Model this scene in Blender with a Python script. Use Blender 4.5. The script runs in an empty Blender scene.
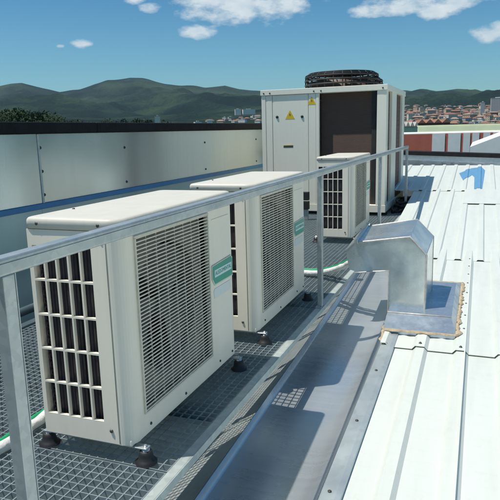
import bpy, bmesh, math, random
import numpy as np
from mathutils import Vector, Matrix, noise
random.seed(7)
sc = bpy.context.scene
COL = sc.collection
R = math.radians
sin, cos, pi = math.sin, math.cos, math.pi

# ------------------------------------------------------------------ camera
F, YAW, PITCH, ROLL = 594.47, .3696, -.1972, -.0263
CAM = np.array([-1.6652, -1.1154, 1.107])
fw = np.array([cos(PITCH)*cos(YAW), cos(PITCH)*sin(YAW), sin(PITCH)])
rt = np.cross(fw, [0, 0, 1]); rt /= np.linalg.norm(rt); up = np.cross(rt, fw)
r2 = rt*cos(ROLL)+up*sin(ROLL); u2 = -rt*sin(ROLL)+up*cos(ROLL)
cd = bpy.data.cameras.new('camera'); cam = bpy.data.objects.new('camera', cd); COL.objects.link(cam)
M = Matrix.Identity(4)
for i in range(3):
    M[i][0] = r2[i]; M[i][1] = u2[i]; M[i][2] = -fw[i]; M[i][3] = CAM[i]
cam.matrix_world = M
cd.sensor_width = 36; cd.lens = 36*F/500; cd.clip_start = .05; cd.clip_end = 30000
sc.camera = cam
def azel(px, py):
    """world azimuth and tangent of elevation of a direction given as seen in the photograph (used for far terrain and clouds)"""
    d = fw + r2*(px-250)/F - u2*(py-250)/F
    return math.atan2(d[1], d[0]), d[2]/math.hypot(d[0], d[1])

# ------------------------------------------------------------------ materials
def mat(name):
    m = bpy.data.materials.new(name); m.use_nodes = True
    return m, m.node_tree, m.node_tree.nodes['Principled BSDF']
def nd(nt, t, **k):
    n = nt.nodes.new(t)
    for a, v in k.items():
        if a.startswith('i_'): n.inputs[a[2:].replace('_', ' ')].default_value = v
        else: setattr(n, a, v)
    return n
def lk(nt, a, b): nt.links.new(a, b)
def ramp(nt, fac, stops):
    r = nt.nodes.new('ShaderNodeValToRGB'); lk(nt, fac, r.inputs[0])
    e = r.color_ramp.elements
    while len(e) < len(stops): e.new(.5)
    for el, (p, c) in zip(e, stops):
        el.position = p; el.color = (*c, 1) if len(c) == 3 else c
    return r.outputs[0]
def coords(nt, scale=(1, 1, 1), kind='Object'):
    tc = nt.nodes.new('ShaderNodeTexCoord'); mp = nt.nodes.new('ShaderNodeMapping')
    mp.inputs['Scale'].default_value = scale; lk(nt, tc.outputs[kind], mp.inputs[0]); return mp.outputs[0]
def worldpos(nt, scale=(1, 1, 1)):
    g = nt.nodes.new('ShaderNodeNewGeometry'); mp = nt.nodes.new('ShaderNodeMapping')
    mp.inputs['Scale'].default_value = scale; lk(nt, g.outputs['Position'], mp.inputs[0]); return mp.outputs[0]
def noi(nt, co, s, det=4, rough=.5, dist=0):
    n = nt.nodes.new('ShaderNodeTexNoise'); lk(nt, co, n.inputs['Vector'])
    n.inputs['Scale'].default_value = s; n.inputs['Detail'].default_value = det
    n.inputs['Roughness'].default_value = rough; n.inputs['Distortion'].default_value = dist
    return n.outputs['Fac']
def bump(nt, b, h, st, dist=.01):
    n = nt.nodes.new('ShaderNodeBump'); n.inputs['Strength'].default_value = st; n.inputs['Distance'].default_value = dist
    lk(nt, h, n.inputs['Height']); lk(nt, n.outputs[0], b.inputs['Normal'])
def lerp(a, b, t): return tuple(x+(y-x)*t for x, y in zip(a, b))

def simple(name, c1, c2=None, rough=.5, metal=0, scale=6, stretch=(1, 1, 1), bs=0, bscale=40, rvar=0, world=False, spec=.5):
    m, nt, b = mat(name)
    c2 = c2 or tuple(x*.85 for x in c1)
    co = worldpos(nt, stretch) if world else coords(nt, stretch)
    n = noi(nt, co, scale, 6, .6)
    lk(nt, ramp(nt, n, [(.32, c2), (.68, c1)]), b.inputs['Base Color'])
    b.inputs['Metallic'].default_value = metal; b.inputs['Roughness'].default_value = rough
    b.inputs['Specular IOR Level'].default_value = spec
    if rvar:
        n2 = noi(nt, co, scale*2.3, 5)
        lk(nt, ramp(nt, n2, [(.3, (rough-rvar,)*3), (.7, (rough+rvar,)*3)]), b.inputs['Roughness'])
    if bs: bump(nt, b, noi(nt, co, bscale, 4), bs)
    return m

def galv(name, c1, c2, rough=.38, metal=.85, spangle=35, stretch=(1, 1, 1), wav=1.5, wst=.25, stain=None):
    """galvanised sheet: spangle, slow dents and rougher patches, all procedural"""
    m, nt, b = mat(name)
    co = worldpos(nt, stretch)
    v = nt.nodes.new('ShaderNodeTexVoronoi'); v.inputs['Scale'].default_value = spangle; lk(nt, co, v.inputs['Vector'])
    n = noi(nt, co, 3.5, 7, .65)
    mx = nd(nt, 'ShaderNodeMix', data_type='FLOAT'); mx.inputs[0].default_value = .25
    sep = nt.nodes.new('ShaderNodeSeparateColor'); lk(nt, v.outputs['Color'], sep.inputs[0])
    lk(nt, n, mx.inputs[2]); lk(nt, sep.outputs[0], mx.inputs[3])
    col = ramp(nt, mx.outputs[0], [(.3, c2), (.7, c1)])
    if stain:
        n3 = noi(nt, worldpos(nt, (2, 9, 2)), 1.3, 8, .7)
        k = ramp(nt, n3, [(.52, (0, 0, 0)), (.68, (1, 1, 1))])
        mc = nd(nt, 'ShaderNodeMix', data_type='RGBA'); lk(nt, k, mc.inputs[0]); lk(nt, col, mc.inputs[6]); mc.inputs[7].default_value = (*stain, 1)
        col = mc.outputs[2]
    lk(nt, col, b.inputs['Base Color'])
    b.inputs['Metallic'].default_value = metal
    lk(nt, ramp(nt, noi(nt, co, 5, 5), [(.3, (rough-.1,)*3), (.7, (rough+.12,)*3)]), b.inputs['Roughness'])
    bump(nt, b, noi(nt, worldpos(nt), wav, 2), wst, .05)
    return m

def paint(name, c, rough=.45, dirt=.12, seed=0):
    """weathered enamel: faint streaks running down and blotches of grime"""
    m, nt, b = mat(name)
    co = coords(nt, (9, 9, 1.1)); n = noi(nt, co, 1.6, 7, .65)
    co2 = coords(nt); n2 = noi(nt, co2, 2.2+seed, 8, .7)
    base = ramp(nt, n, [(.3, tuple(x*(1-dirt) for x in c)), (.62, c)])
    gr = ramp(nt, n2, [(.6, (0, 0, 0)), (.8, (dirt*2.2,)*3)])
    mc = nd(nt, 'ShaderNodeMix', data_type='RGBA'); lk(nt, gr, mc.inputs[0]); lk(nt, base, mc.inputs[6])
    mc.inputs[7].default_value = (c[0]*.55, c[1]*.5, c[2]*.4, 1)
    lk(nt, mc.outputs[2], b.inputs['Base Color'])
    b.inputs['Roughness'].default_value = rough
    bump(nt, b, noi(nt, co2, 160, 2), .05, .002)
    return m

MT = {}
MT['cream'] = paint('cream_enamel', (.88, .81, .67), .42, .06)
MT['cream_lid'] = paint('cream_lid_enamel', (.645, .62, .53), .5, .08, .5)
MT['cream_chiller'] = paint('chiller_enamel', (.86, .83, .70), .42, .04, .8)
MT['wire'] = simple('grille_wire', (.74, .69, .56), (.60, .56, .45), .45, 0, 30)
MT['cavity'] = simple('dark_cavity', (.035, .037, .035), (.02, .02, .02), .7, 0, 8)
MT['ring'] = simple('fan_shroud', (.27, .255, .21), (.17, .16, .135), .55, 0, 8)
MT['blade'] = simple('fan_blade_grey', (.10, .10, .09), (.07, .07, .065), .5, 0, 8)
def finmat(name, c1, c2, s, axis):
    m, nt, b = mat(name)
    co = coords(nt); w = nt.nodes.new('ShaderNodeTexWave'); w.wave_type = 'BANDS'; w.bands_direction = axis
    w.inputs['Scale'].default_value = s; w.inputs['Distortion'].default_value = .4; lk(nt, co, w.inputs['Vector'])
    n = noi(nt, coords(nt, (3, 3, 3)), 3, 5)
    mx = nd(nt, 'ShaderNodeMix', data_type='FLOAT'); mx.inputs[0].default_value = .45
    lk(nt, w.outputs['Fac'], mx.inputs[2]); lk(nt, n, mx.inputs[3])
    lk(nt, ramp(nt, mx.outputs[0], [(.25, c2), (.75, c1)]), b.inputs['Base Color'])
    b.inputs['Roughness'].default_value = .55; b.inputs['Metallic'].default_value = .3
    bump(nt, b, w.outputs['Fac'], .5, .004)
    return m
MT['fins'] = finmat('coil_fins', (.075, .060, .070), (.018, .014, .018), 22, 'Y')
MT['coil'] = finmat('chiller_coil', (.115, .072, .054), (.07, .044, .034), 30, 'Z')
MT['coil_side'] = finmat('chiller_coil_side', (.24, .13, .10), (.13, .07, .055), 24, 'Z')
MT['rubber'] = simple('black_rubber', (.02, .02, .022), (.012, .012, .014), .6, 0, 12)
MT['bolt'] = simple('zinc_bolt', (.62, .63, .63), (.45, .46, .46), .35, .8, 40)
MT['screw'] = simple('dark_screw', (.10, .095, .09), (.06, .06, .06), .5, .5, 40)
MT['rail'] = galv('rail_galvanised', (.50, .54, .53), (.38, .42, .43), .42, .65, 60, (1, 1, 1), 6, .12)
MT['grating'] = simple('grating_galvanised', (.33, .40, .41), (.24, .29, .31), .5, .4, 14, world=True)
MT['edge'] = galv('edge_angle_galvanised', (.60, .66, .62), (.45, .50, .48), .5, .5, 40, (1, 1, 1), 4, .12)
def trough_mat():
    m, nt, b = mat('valley_gutter_zinc')
    st = noi(nt, worldpos(nt, (26, .8, 1)), 1.2, 4, .55); cl = noi(nt, worldpos(nt, (1, 1.6, 1)), 1.7, 3, .5); sc_ = noi(nt, worldpos(nt, (3, 40, 1)), 2.2, 6, .7)
    mx = nd(nt, 'ShaderNodeMix', data_type='FLOAT'); mx.inputs[0].default_value = .35; lk(nt, cl, mx.inputs[2]); lk(nt, st, mx.inputs[3])
    a = ramp(nt, mx.outputs[0], [(.32, (.60, .65, .68)), (.66, (.72, .77, .79))])
    k = ramp(nt, sc_, [(.60, (0, 0, 0)), (.72, (.35,)*3)])
    mc = nd(nt, 'ShaderNodeMix', data_type='RGBA'); lk(nt, k, mc.inputs[0]); lk(nt, a, mc.inputs[6]); mc.inputs[7].default_value = (.50, .49, .47, 1)
    lk(nt, mc.outputs[2], b.inputs['Base Color']); b.inputs['Metallic'].default_value = .72
    lk(nt, ramp(nt, mx.outputs[0], [(.3, (.22,)*3), (.7, (.36,)*3)]), b.inputs['Roughness'])
    bump(nt, b, st, .06, .01)
    return m
MT['trough'] = trough_mat()
MT['apron'] = galv('apron_zinc', (.56, .62, .62), (.48, .53, .53), .45, .6, 30, (1, 1, 1), 3, .12)
MT['duct'] = galv('duct_galvanised', (.76, .80, .78), (.69, .73, .71), .25, .85, 90, (1, 1, 1), 3.0, .30)
MT['duct_seam'] = simple('duct_seam_sealed', (.66, .64, .60), (.48, .46, .42), .5, .3, 30)
MT['flash_blue'] = galv('curb_flashing', (.58, .64, .70), (.44, .51, .57), .30, .75, 60, (1, 1, 1), 5, .3)
MT['sealant'] = simple('old_sealant', (.50, .41, .27), (.34, .26, .17), .8, 0, 30, bs=.6, bscale=60, world=True)
def sheetmat(name, c, rough, metal):
    """large flat cladding sheet: very even metal with slow cloudy sheen and faint run-down streaks"""
    m, nt, b = mat(name)
    n = noi(nt, worldpos(nt, (1.1, 1, .35)), 1.1, 2, .4)
    st = noi(nt, worldpos(nt, (14, 1, .8)), 1.5, 3, .5)
    mx = nd(nt, 'ShaderNodeMix', data_type='FLOAT'); mx.inputs[0].default_value = .3; lk(nt, n, mx.inputs[2]); lk(nt, st, mx.inputs[3])
    lk(nt, ramp(nt, mx.outputs[0], [(.3, tuple(x*.86 for x in c)), (.7, c)]), b.inputs['Base Color'])
    lk(nt, ramp(nt, n, [(.3, (rough-.08,)*3), (.7, (rough+.1,)*3)]), b.inputs['Roughness'])
    b.inputs['Metallic'].default_value = metal
    bump(nt, b, noi(nt, worldpos(nt, (1, 1, .6)), .9, 1), .12, .05)
    return m
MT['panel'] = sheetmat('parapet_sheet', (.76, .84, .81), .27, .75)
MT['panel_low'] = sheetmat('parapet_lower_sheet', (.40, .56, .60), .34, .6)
MT['black_cap'] = simple('black_bitumen_coping', (.018, .018, .019), (.01, .01, .011), .75, 0, 7, bs=.5, bscale=25, world=True, spec=.25)
MT['blue'] = simple('blue_film_strip', (.03, .24, .50), (.025, .20, .43), .35, 0, 5, world=True)
MT['deck'] = simple('dark_roof_membrane', (.09, .13, .14), (.06, .09, .10), .8, 0, 4, world=True)
MT['beam'] = simple('painted_beam', (.10, .14, .16), (.06, .09, .10), .5, .3, 6, world=True)
def roofmat(name, c, streak):
    m, nt, b = mat(name)
    n = noi(nt, worldpos(nt, (.5, 5, 1)), 2.5, 8, .65)
    n2 = noi(nt, worldpos(nt), 9, 6, .7)
    a = ramp(nt, n, [(.3, tuple(x*(1-streak) for x in c)), (.6, c)])
    g = ramp(nt, n2, [(.54, (0, 0, 0)), (.74, (.34,)*3)])
    mc = nd(nt, 'ShaderNodeMix', data_type='RGBA'); lk(nt, g, mc.inputs[0]); lk(nt, a, mc.inputs[6]); mc.inputs[7].default_value = (.52, .52, .44, 1)
    # hairline cross marks from roll forming
    w = nt.nodes.new('ShaderNodeTexWave'); w.bands_direction = 'X'; w.inputs['Scale'].default_value = 3.2; w.inputs['Distortion'].default_value = 1.2; w.inputs['Detail'].default_value = 3
    lk(nt, worldpos(nt), w.inputs['Vector'])
    k = ramp(nt, w.outputs['Fac'], [(.0, (.10,)*3), (.05, (0, 0, 0))])
    mc2 = nd(nt, 'ShaderNodeMix', data_type='RGBA'); lk(nt, k, mc2.inputs[0]); lk(nt, mc.outputs[2], mc2.inputs[6]); mc2.inputs[7].default_value = (.5, .53, .49, 1)
    lk(nt, mc2.outputs[2], b.inputs['Base Color']); b.inputs['Roughness'].default_value = .42
    bump(nt, b, noi(nt, worldpos(nt, (1.5, 4, 1)), 3, 3), .12, .02)
    return m
MT['roof'] = roofmat('white_roof_paint', (.64, .68, .63), .08)
MT['roof_far'] = roofmat('white_roof_paint_far', (.635, .68, .63), .08)
MT['lap_shade'] = simple('lap_shade_dark', (.05, .06, .05), (.03, .03, .03), .9)  # near-black colour stands in for shadow in the sheet lap
MT['num'] = simple('blue_numeral_paint', (.10, .27, .46), (.13, .31, .50), .5, 0, 14, world=True)
MT['green'] = simple('green_tape', (.01, .36, .14), (.01, .26, .10), .45)
MT['pipe'] = simple('white_pipe_lagging', (.74, .74, .72), (.56, .55, .52), .6, 0, 20, bs=.5, bscale=50)
MT['logo_green'] = simple('logo_green', (.0, .33, .22), (.0, .29, .19), .4)
MT['logo_white'] = simple('logo_pale', (.62, .78, .76), (.55, .72, .70), .4)
MT['sticker'] = simple('pale_sticker', (.66, .74, .74), (.76, .76, .68), .5, 0, 22, (1, 1, 3))
MT['logo_rim'] = simple('logo_rim', (.60, .66, .55), (.5, .56, .45), .4)
MT['yellow'] = simple('warning_yellow', (.75, .52, .03), (.68, .46, .03), .45)
MT['black'] = simple('print_black', (.02, .02, .02), (.015, .015, .015), .5)
MT['red'] = simple('terracotta_cladding', (.50, .145, .09), (.44, .12, .075), .6, 0, 2, world=True)
MT['white_clad'] = simple('white_cladding', (.82, .84, .80), (.74, .77, .74), .6, 0, 2, world=True)
MT['beige'] = simple('beige_parapet', (.66, .70, .47), (.58, .62, .41), .8, 0, .4, world=True)
MT['pebble'] = simple('chiller_brown_ring', (.13, .095, .075), (.09, .065, .055), .6, .2, 6)

# ------------------------------------------------------------------ mesh helpers
class MB:
    def __init__(s): s.bm = bmesh.new(); s.mats = []; s.cur = 0
    def mi(s, m):
        if m not in s.mats: s.mats.append(m)
        s.cur = s.mats.index(m); return s
    def face(s, pts):
        vs = [s.bm.verts.new(p) for p in pts]
        try: f = s.bm.faces.new(vs); f.material_index = s.cur; return f
        except ValueError: return None
    def box(s, a, b, bev=0, seg=2, xf=None):
        x0, y0, z0 = a; x1, y1, z1 = b
        c = [(x0, y0, z0), (x1, y0, z0), (x1, y1, z0), (x0, y1, z0), (x0, y0, z1), (x1, y0, z1), (x1, y1, z1), (x0, y1, z1)]
        return s.hull8(c, bev, seg, xf)
    def hull8(s, c, bev=0, seg=2, xf=None):
        if xf: c = [xf(p) for p in c]
        t = bmesh.new(); v = [t.verts.new(p) for p in c]
        for q in ((3, 2, 1, 0), (4, 5, 6, 7), (0, 1, 5, 4), (1, 2, 6, 5), (2, 3, 7, 6), (3, 0, 4, 7)): t.faces.new([v[i] for i in q])
        if bev: bmesh.ops.bevel(t, geom=t.edges[:], offset=bev, segments=seg, profile=.6, affect='EDGES')
        s.merge(t); return s
    def merge(s, t):
        mp = {}
        for v in t.verts: mp[v] = s.bm.verts.new(v.co)
        for f in t.faces:
            try: g = s.bm.faces.new([mp[v] for v in f.verts]); g.material_index = s.cur; g.smooth = f.smooth
            except ValueError: pass
        t.free()
    def prism(s, pts, n, bev=0):
        """closed polygon (3D points) extruded by vector n"""
        t = bmesh.new(); n = Vector(n)
        a = [t.verts.new(p) for p in pts]; b = [t.verts.new(Vector(p)+n) for p in pts]
        t.faces.new(a[::-1]); t.faces.new(b)
        k = len(pts)
        for i in range(k): t.faces.new([a[i], a[(i+1) % k], b[(i+1) % k], b[i]])
        bmesh.ops.recalc_face_normals(t, faces=t.faces[:])
        if bev: bmesh.ops.bevel(t, geom=t.edges[:], offset=bev, segments=2, profile=.6, affect='EDGES')
        s.merge(t); return s
    def tube(s, path, r, seg=8, closed=False, cap=True):
        P = [Vector(p) for p in path]; k = len(P); rings = []
        rr = r if isinstance(r, (list, tuple)) else [r]*k
        prev = None
        for i, p in enumerate(P):
            if closed: d = P[(i+1) % k]-P[i-1]
            else: d = P[min(i+1, k-1)]-P[max(i-1, 0)]
            d.normalize()
            if prev is None:
                prev = d.orthogonal().normalized()
            u = (prev-d*prev.dot(d))
            u = u.normalized() if u.length > 1e-6 else d.orthogonal().normalized()
            prev = u; w = d.cross(u)
            rings.append([s.bm.verts.new(p+(u*cos(2*pi*j/seg)+w*sin(2*pi*j/seg))*rr[i]) for j in range(seg)])
        for i in range(k if closed else k-1):
            A, B = rings[i], rings[(i+1) % k]
            for j in range(seg):
                f = s.bm.faces.new([A[j], A[(j+1) % seg], B[(j+1) % seg], B[j]]); f.material_index = s.cur; f.smooth = True
        if cap and not closed:
            for q in (rings[0][::-1], rings[-1]):
                f = s.bm.faces.new(q); f.material_index = s.cur
        return s
    def lathe(s, prof, c, axis='Z', seg=20):
        c = Vector(c); rings = []
        for (r, h) in prof:
            ring = []
            for j in range(seg):
                a = 2*pi*j/seg
                if axis == 'Z': p = (r*cos(a), r*sin(a), h)
                elif axis == 'Y': p = (r*cos(a), h, r*sin(a))
                else: p = (h, r*cos(a), r*sin(a))
                ring.append(s.bm.verts.new(c+Vector(p)))
            rings.append(ring)
        for A, B in zip(rings, rings[1:]):
            for j in range(seg):
                f = s.bm.faces.new([A[j], A[(j+1) % seg], B[(j+1) % seg], B[j]]); f.material_index = s.cur; f.smooth = True
        for q in (rings[0], rings[-1]):
            try: f = s.bm.faces.new(q); f.material_index = s.cur
            except ValueError: pass
        return s
    def gridpanel(s, us, vs, holes, o, U, V, N, th):
        """sheet of thickness th with rectangular holes; (i,j) cells listed in holes are open"""
        o, U, V, N = map(Vector, (o, U, V, N)); t = bmesh.new()
        W = {}
        def vt(i, j, k):
            if (i, j, k) not in W: W[(i, j, k)] = t.verts.new(o+U*us[i]+V*vs[j]-N*(th*k))
            return W[(i, j, k)]
        nu, nv = len(us)-1, len(vs)-1
        def solid(i, j): return 0 <= i < nu and 0 <= j < nv and (i, j) not in holes
        for i in range(nu):
            for j in range(nv):
                if not solid(i, j): continue
                t.faces.new([vt(i, j, 0), vt(i+1, j, 0), vt(i+1, j+1, 0), vt(i, j+1, 0)])
                t.faces.new([vt(i, j, 1), vt(i, j+1, 1), vt(i+1, j+1, 1), vt(i+1, j, 1)])
                for di, dj, a, b in ((-1, 0, (i, j+1), (i, j)), (1, 0, (i+1, j), (i+1, j+1)), (0, -1, (i, j), (i+1, j)), (0, 1, (i+1, j+1), (i, j+1))):
                    if not solid(i+di, j+dj):
                        t.faces.new([vt(*b, 0), vt(*a, 0), vt(*a, 1), vt(*b, 1)])
        bmesh.ops.recalc_face_normals(t, faces=t.faces[:])
        s.merge(t); return s
    def build(s, name, m=None, parent=None, loc=None, smooth=False):
        me = bpy.data.meshes.new(name); s.bm.normal_update(); s.bm.to_mesh(me); s.bm.free()
        for k in (s.mats if s.mats else [m]): me.materials.append(MT[k] if isinstance(k, str) else k)
        if smooth:
            for p in me.polygons: p.use_smooth = True
        o = bpy.data.objects.new(name, me); COL.objects.link(o)
        if parent: o.parent = parent
        if loc: o.location = loc
        return o
def empty(name, loc=(0, 0, 0)):
    o = bpy.data.objects.new(name, None); o.empty_display_size = .1; COL.objects.link(o); o.location = loc; return o
def tag(o, label=None, cat=None, group=None, kind=None):
    for k, v in (('label', label), ('category', cat), ('group', group), ('kind', kind)):
        if v: o[k] = v
    return o
def kids(o): return [c for c in bpy.data.objects if c.parent == o]
def copy_tree(o, parent=None):
    c = o.copy(); COL.objects.link(c); c.parent = parent
    for ch in kids(o): copy_tree(ch, c)
    return c

# ------------------------------------------------------------------ split-system outdoor unit
W, D, H = .975, .382, .83
def make_unit():
    root = empty('condenser_unit')
    # casing: base pan, rear, right end, rounded front corners
    m = MB()
    rr = .055; z0, z1 = .0, .787
    def corner(cx, cy, a0, a1, r):
        n = 8; pts = [(cx+r*cos(a0+(a1-a0)*i/n), cy+r*sin(a0+(a1-a0)*i/n)) for i in range(n+1)]
        for (xa, ya), (xb, yb) in zip(pts, pts[1:]):
            f = m.face([(xa, ya, z0+.004), (xb, yb, z0+.004), (xb, yb, z1), (xa, ya, z1)])
            if f: f.smooth = True
    corner(rr, rr, pi, 1.5*pi, rr)
    corner(W-.02, .02, 1.5*pi, 2*pi, .02)
    # plain right end and back
    m.box((W-.02, .0205, z0+.004), (W, D, z1)); m.box((.02, D-.014, z0+.004), (W-.0205, D-.001, z1))
    # base pan
    m.box((.012, .012, -.004), (W-.012, D-.004, .022), .006)
    m.build('casing', 'cream', root)
    # front panel with rectangular fan opening
    gx0, gx1, gz0, gz1 = .092, .694, .092, .757
    f = MB()
    f.gridpanel([rr, gx0, gx1, W-.02], [z0+.006, gz0, gz1, z1], {(1, 1)}, (0, 0, 0), (1, 0, 0), (0, 0, 1), (0, -1, 0), .016)
    # embossed line near upper right and the little bottom screws
    f.box((.74, -.0022, .715), (.93, .001, .722), .001, 1)
    fp = f.build('front_panel', 'cream', root)
    for x, z in ((.13, .035), (.42, .028), (.78, .035), (.93, .03)):
        s = MB(); s.lathe([(.006, .001), (.006, -.003), (.003, -.005)], (x, 0, z), 'Y', 8); s.build('screw', 'screw', fp)
    # wire grille
    g = MB(); n = 47
    for i in range(n):
        z = gz0+.008+(gz1-gz0-.016)*i/(n-1)
        g.box((gx0+.004, -.005, z-.0022), (gx1-.004, -.001, z+.0022))
    for i in range(9):
        x = gx0+.01+(gx1-gx0-.02)*i/8
        g.box((x-.0018, .0003, gz0+.004), (x+.0018, .0045, gz1-.004))
    for a, b in (((gx0-.003, -.008, gz0-.003), (gx1+.003, .004, gz0+.005)), ((gx0-.003, -.008, gz1-.005), (gx1+.003, .004, gz1+.003)),
                 ((gx0-.003, -.008, gz0+.0051), (gx0+.005, .004, gz1-.0051)), ((gx1-.005, -.008, gz0+.0051), (gx1+.003, .004, gz1-.0051))):
        g.box(a, b, .0015, 1)
    g.build('fan_grille', 'wire', root)
    # shroud: plate with a round bell mouth
    sh = MB(); cx, cz, rad = (gx0+gx1)/2, (gz0+gz1)/2, .262
    N = 48; y = .035
    outer = []
    for j in range(N):
        a = 2*pi*j/N; c, s_ = cos(a), sin(a); hx, hz = (gx1-gx0)/2-.001, (gz1-gz0)/2-.001
        k = min(hx/abs(c) if abs(c) > 1e-6 else 9, hz/abs(s_) if abs(s_) > 1e-6 else 9)
        outer.append((cx+c*k, y, cz+s_*k))
    for j in range(N):
        a, b = 2*pi*j/N, 2*pi*(j+1)/N
        p = lambda t, r_, yy: (cx+r_*cos(t), yy, cz+r_*sin(t))
        sh.face([outer[j], outer[(j+1) % N], p(b, rad+.02, y-.003), p(a, rad+.02, y-.003)])
        sh.face([p(a, rad+.02, y-.003), p(b, rad+.02, y-.003), p(b, rad, y+.012), p(a, rad, y+.012)])
        sh.face([p(a, rad, y+.012), p(b, rad, y+.012), p(b, rad, y+.11), p(a, rad, y+.11)])
    sh.build('fan_shroud', 'ring', root, smooth=True)
    fan = MB(); fan.lathe([(.0, .05), (.055, .052), (.06, .06), (.06, .11)], (cx, 0, cz), 'Y', 20)
    for k in range(3):
        a0 = k*2*pi/3+.5; ni, nj = 6, 8
        grid = []
        for i in range(ni+1):
            rad_ = .055+(rad-.07)*i/ni; row = []
            for j in range(nj+1):
                a = a0+(j/nj)*(1.35+.25*i/ni)+.25*i/ni
                row.append(fan.bm.verts.new((cx+rad_*cos(a), .065+.045*j/nj-.012*sin(pi*j/nj), cz+rad_*sin(a))))
            grid.append(row)
        for i in range(ni):
            for j in range(nj):
                q = fan.bm.faces.new([grid[i][j], grid[i+1][j], grid[i+1][j+1], grid[i][j+1]]); q.smooth = True
    fan.build('fan', 'blade', root)
    cv = MB(); cv.box((.03, .2, .03), (W-.04, .205, .775)); cv.box((gx0-.02, .02, gz0-.02), (gx0-.016, .2, gz1+.02)); cv.box((gx1+.016, .02, gz0-.02), (gx1+.02, .2, gz1+.02))
    cv.build('inner_bulkhead', 'cavity', root)
    # left end panel with the 5 x 5 coil openings
    e = MB(); ys = [rr, .108]; hz = [.006, .082]
    b = .0066
    y_0, y_1, nz = .112, .368, 5
    us = [rr]; vs = [.006]
    cw = (y_1-y_0)/5; chh = (.733-.083)/5
    for i in range(5): us += [y_0+cw*i+b*.5, y_0+cw*(i+1)-b*.5]
    us.append(D)
    for j in range(5): vs += [.083+chh*j+b*.55, .083+chh*(j+1)-b*.55]
    vs.append(z1)
    holes = {(1+2*i, 1+2*j) for i in range(5) for j in range(5)}
    e.gridpanel(us, vs, holes, (0, 0, 0), (0, 1, 0), (0, 0, 1), (-1, 0, 0), .014)
    ep = e.build('end_panel', 'cream', root)
    for y, z in ((.085, .055), (.075, .765)):
        s = MB(); s.lathe([(.007, .001), (.007, -.004), (.003, -.006)], (0, y, z), 'X', 8); s.build('screw', 'screw', ep)
    sm = MB(); sm.box((-.0012, rr-.003, .01), (.012, rr-.0002, z1-.002)); sm.build('panel_joint', 'ring', root)
    c = MB(); c.box((.034, .06, .04), (.05, D-.016, .77))
    for j in range(22):   # copper-end bends of the coil seen behind the first column
        z = .075+.031*j
        c.tube([(.034, .352, z), (.022, .352, z+.004), (.022, .352, z+.014), (.034, .352, z+.018)], .004, 6)
    c.build('coil', 'fins', root)
    # lid
    l = MB(); pl = []
    for cx_, cy_, a0, q in ((.058, .058, pi, .062), (W-.025, .025, 1.5*pi, .028), (W-.025, D-.025, 0, .028), (.020, D-.020, .5*pi, .025)):
        for i in range(7):
            a = a0+.5*pi*i/6; pl.append((cx_+q*cos(a), cy_+q*sin(a)))
    rings_ = []
    for ins, z in ((0, .790), (0, .816), (.0015, .822), (.005, .827), (.011, H-.0008), (.03, H)):
        ring_ = []
        for x, y in pl:
            dx_, dy_ = x-W/2, y-D/2
            ring_.append(l.bm.verts.new((W/2+dx_*(1-ins/(W/2)), D/2+dy_*(1-ins/(D/2)), z)))
        rings_.append(ring_)
    for A_, B_ in zip(rings_, rings_[1:]):
        for i in range(len(pl)):
            f_ = l.bm.faces.new([A_[i], A_[(i+1) % len(pl)], B_[(i+1) % len(pl)], B_[i]]); f_.smooth = True
    l.bm.faces.new(rings_[-1]).smooth = True; l.bm.faces.new(rings_[0][::-1])
    lid = l.build('lid', 'cream_lid', root)
    s = MB(); s.lathe([(.0055, 0), (.0055, .003), (.003, .0045)], (.22, .34, H), 'Z', 8); s.build('screw', 'screw', lid)
    for y in (.075, .33):
        s = MB(); s.lathe([(.006, .0), (.006, -.003), (.003, -.0045)], (-.004, y, .808), 'X', 8); s.build('screw', 'screw', lid)
    # feet
    for x, y in ((.035, -.030), (W-.035, -.030), (.035, D+.02), (W-.035, D+.02)):
        f = MB(); f.lathe([(.040, -.068), (.041, -.061), (.030, -.055), (.025, -.034), (.023, -.022), (.018, -.019)], (x, y, 0), 'Z', 20)
        fo = f.build('foot', 'rubber', root)
        f = MB(); f.lathe([(.015, -.019), (.015, -.0105), (.009, -.0105), (.009, -.003), (.005, -.003), (.005, .002)], (x, y, 0), 'Z', 12); f.build('bolt', 'bolt', fo)
    for x in (.035, W-.035):
        br = MB(); br.box((x-.016, -.042, -.0105), (x+.016, D+.032, -.005), .001, 1); br.build('foot_bracket', 'rail', root)
    # badge on the front panel
    bd = MB(); x0, x1, zb, zt = .722, .958, .415, .520
    def badge(x0, x1, zb, zt, y, th, ins, cut):
        return [(x0+ins, y, zb+ins+cut), (x0+ins+cut*.8, y, zb+ins), (x1-ins, y, zb+ins), (x1-ins, y, zt-ins-cut*.45), (x1-ins-cut*.45, y, zt-ins), (x0+ins+.0, y, zt-ins-cut*.3)]
    bd.mi('logo_rim').prism(badge(x0, x1, zb, zt, -.001, 0, 0, .03), (0, -.003, 0))
    bd.mi('logo_green').prism(badge(x0, x1, zb, zt, -.0042, 0, .006, .028), (0, -.001, 0))
    bd.mi('logo_white').box((x0+.022, -.0064, .452), (x1-.018, -.0055, .487))
    badge_o = bd.build('badge', None, root)
    def text(body, size, x, z, y, m, parent, name):
        cu = bpy.data.curves.new(name, 'FONT'); cu.body = body; cu.size = size; cu.extrude = .0004; cu.align_x = 'CENTER'; cu.align_y = 'CENTER'
        o = bpy.data.objects.new(name, cu); COL.objects.link(o)
        dg = bpy.context.evaluated_depsgraph_get(); me = bpy.data.meshes.new_from_object(o.evaluated_get(dg)); bpy.data.objects.remove(o)
        me.materials.clear(); me.materials.append(MT[m]); o = bpy.data.objects.new(name, me); COL.objects.link(o)
        bb = [v.co.x for v in me.vertices]; w = max(bb)-min(bb)
        o.parent = parent; o.rotation_euler = (pi/2, 0, 0); o.location = (x, y, z); return o, w
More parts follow.
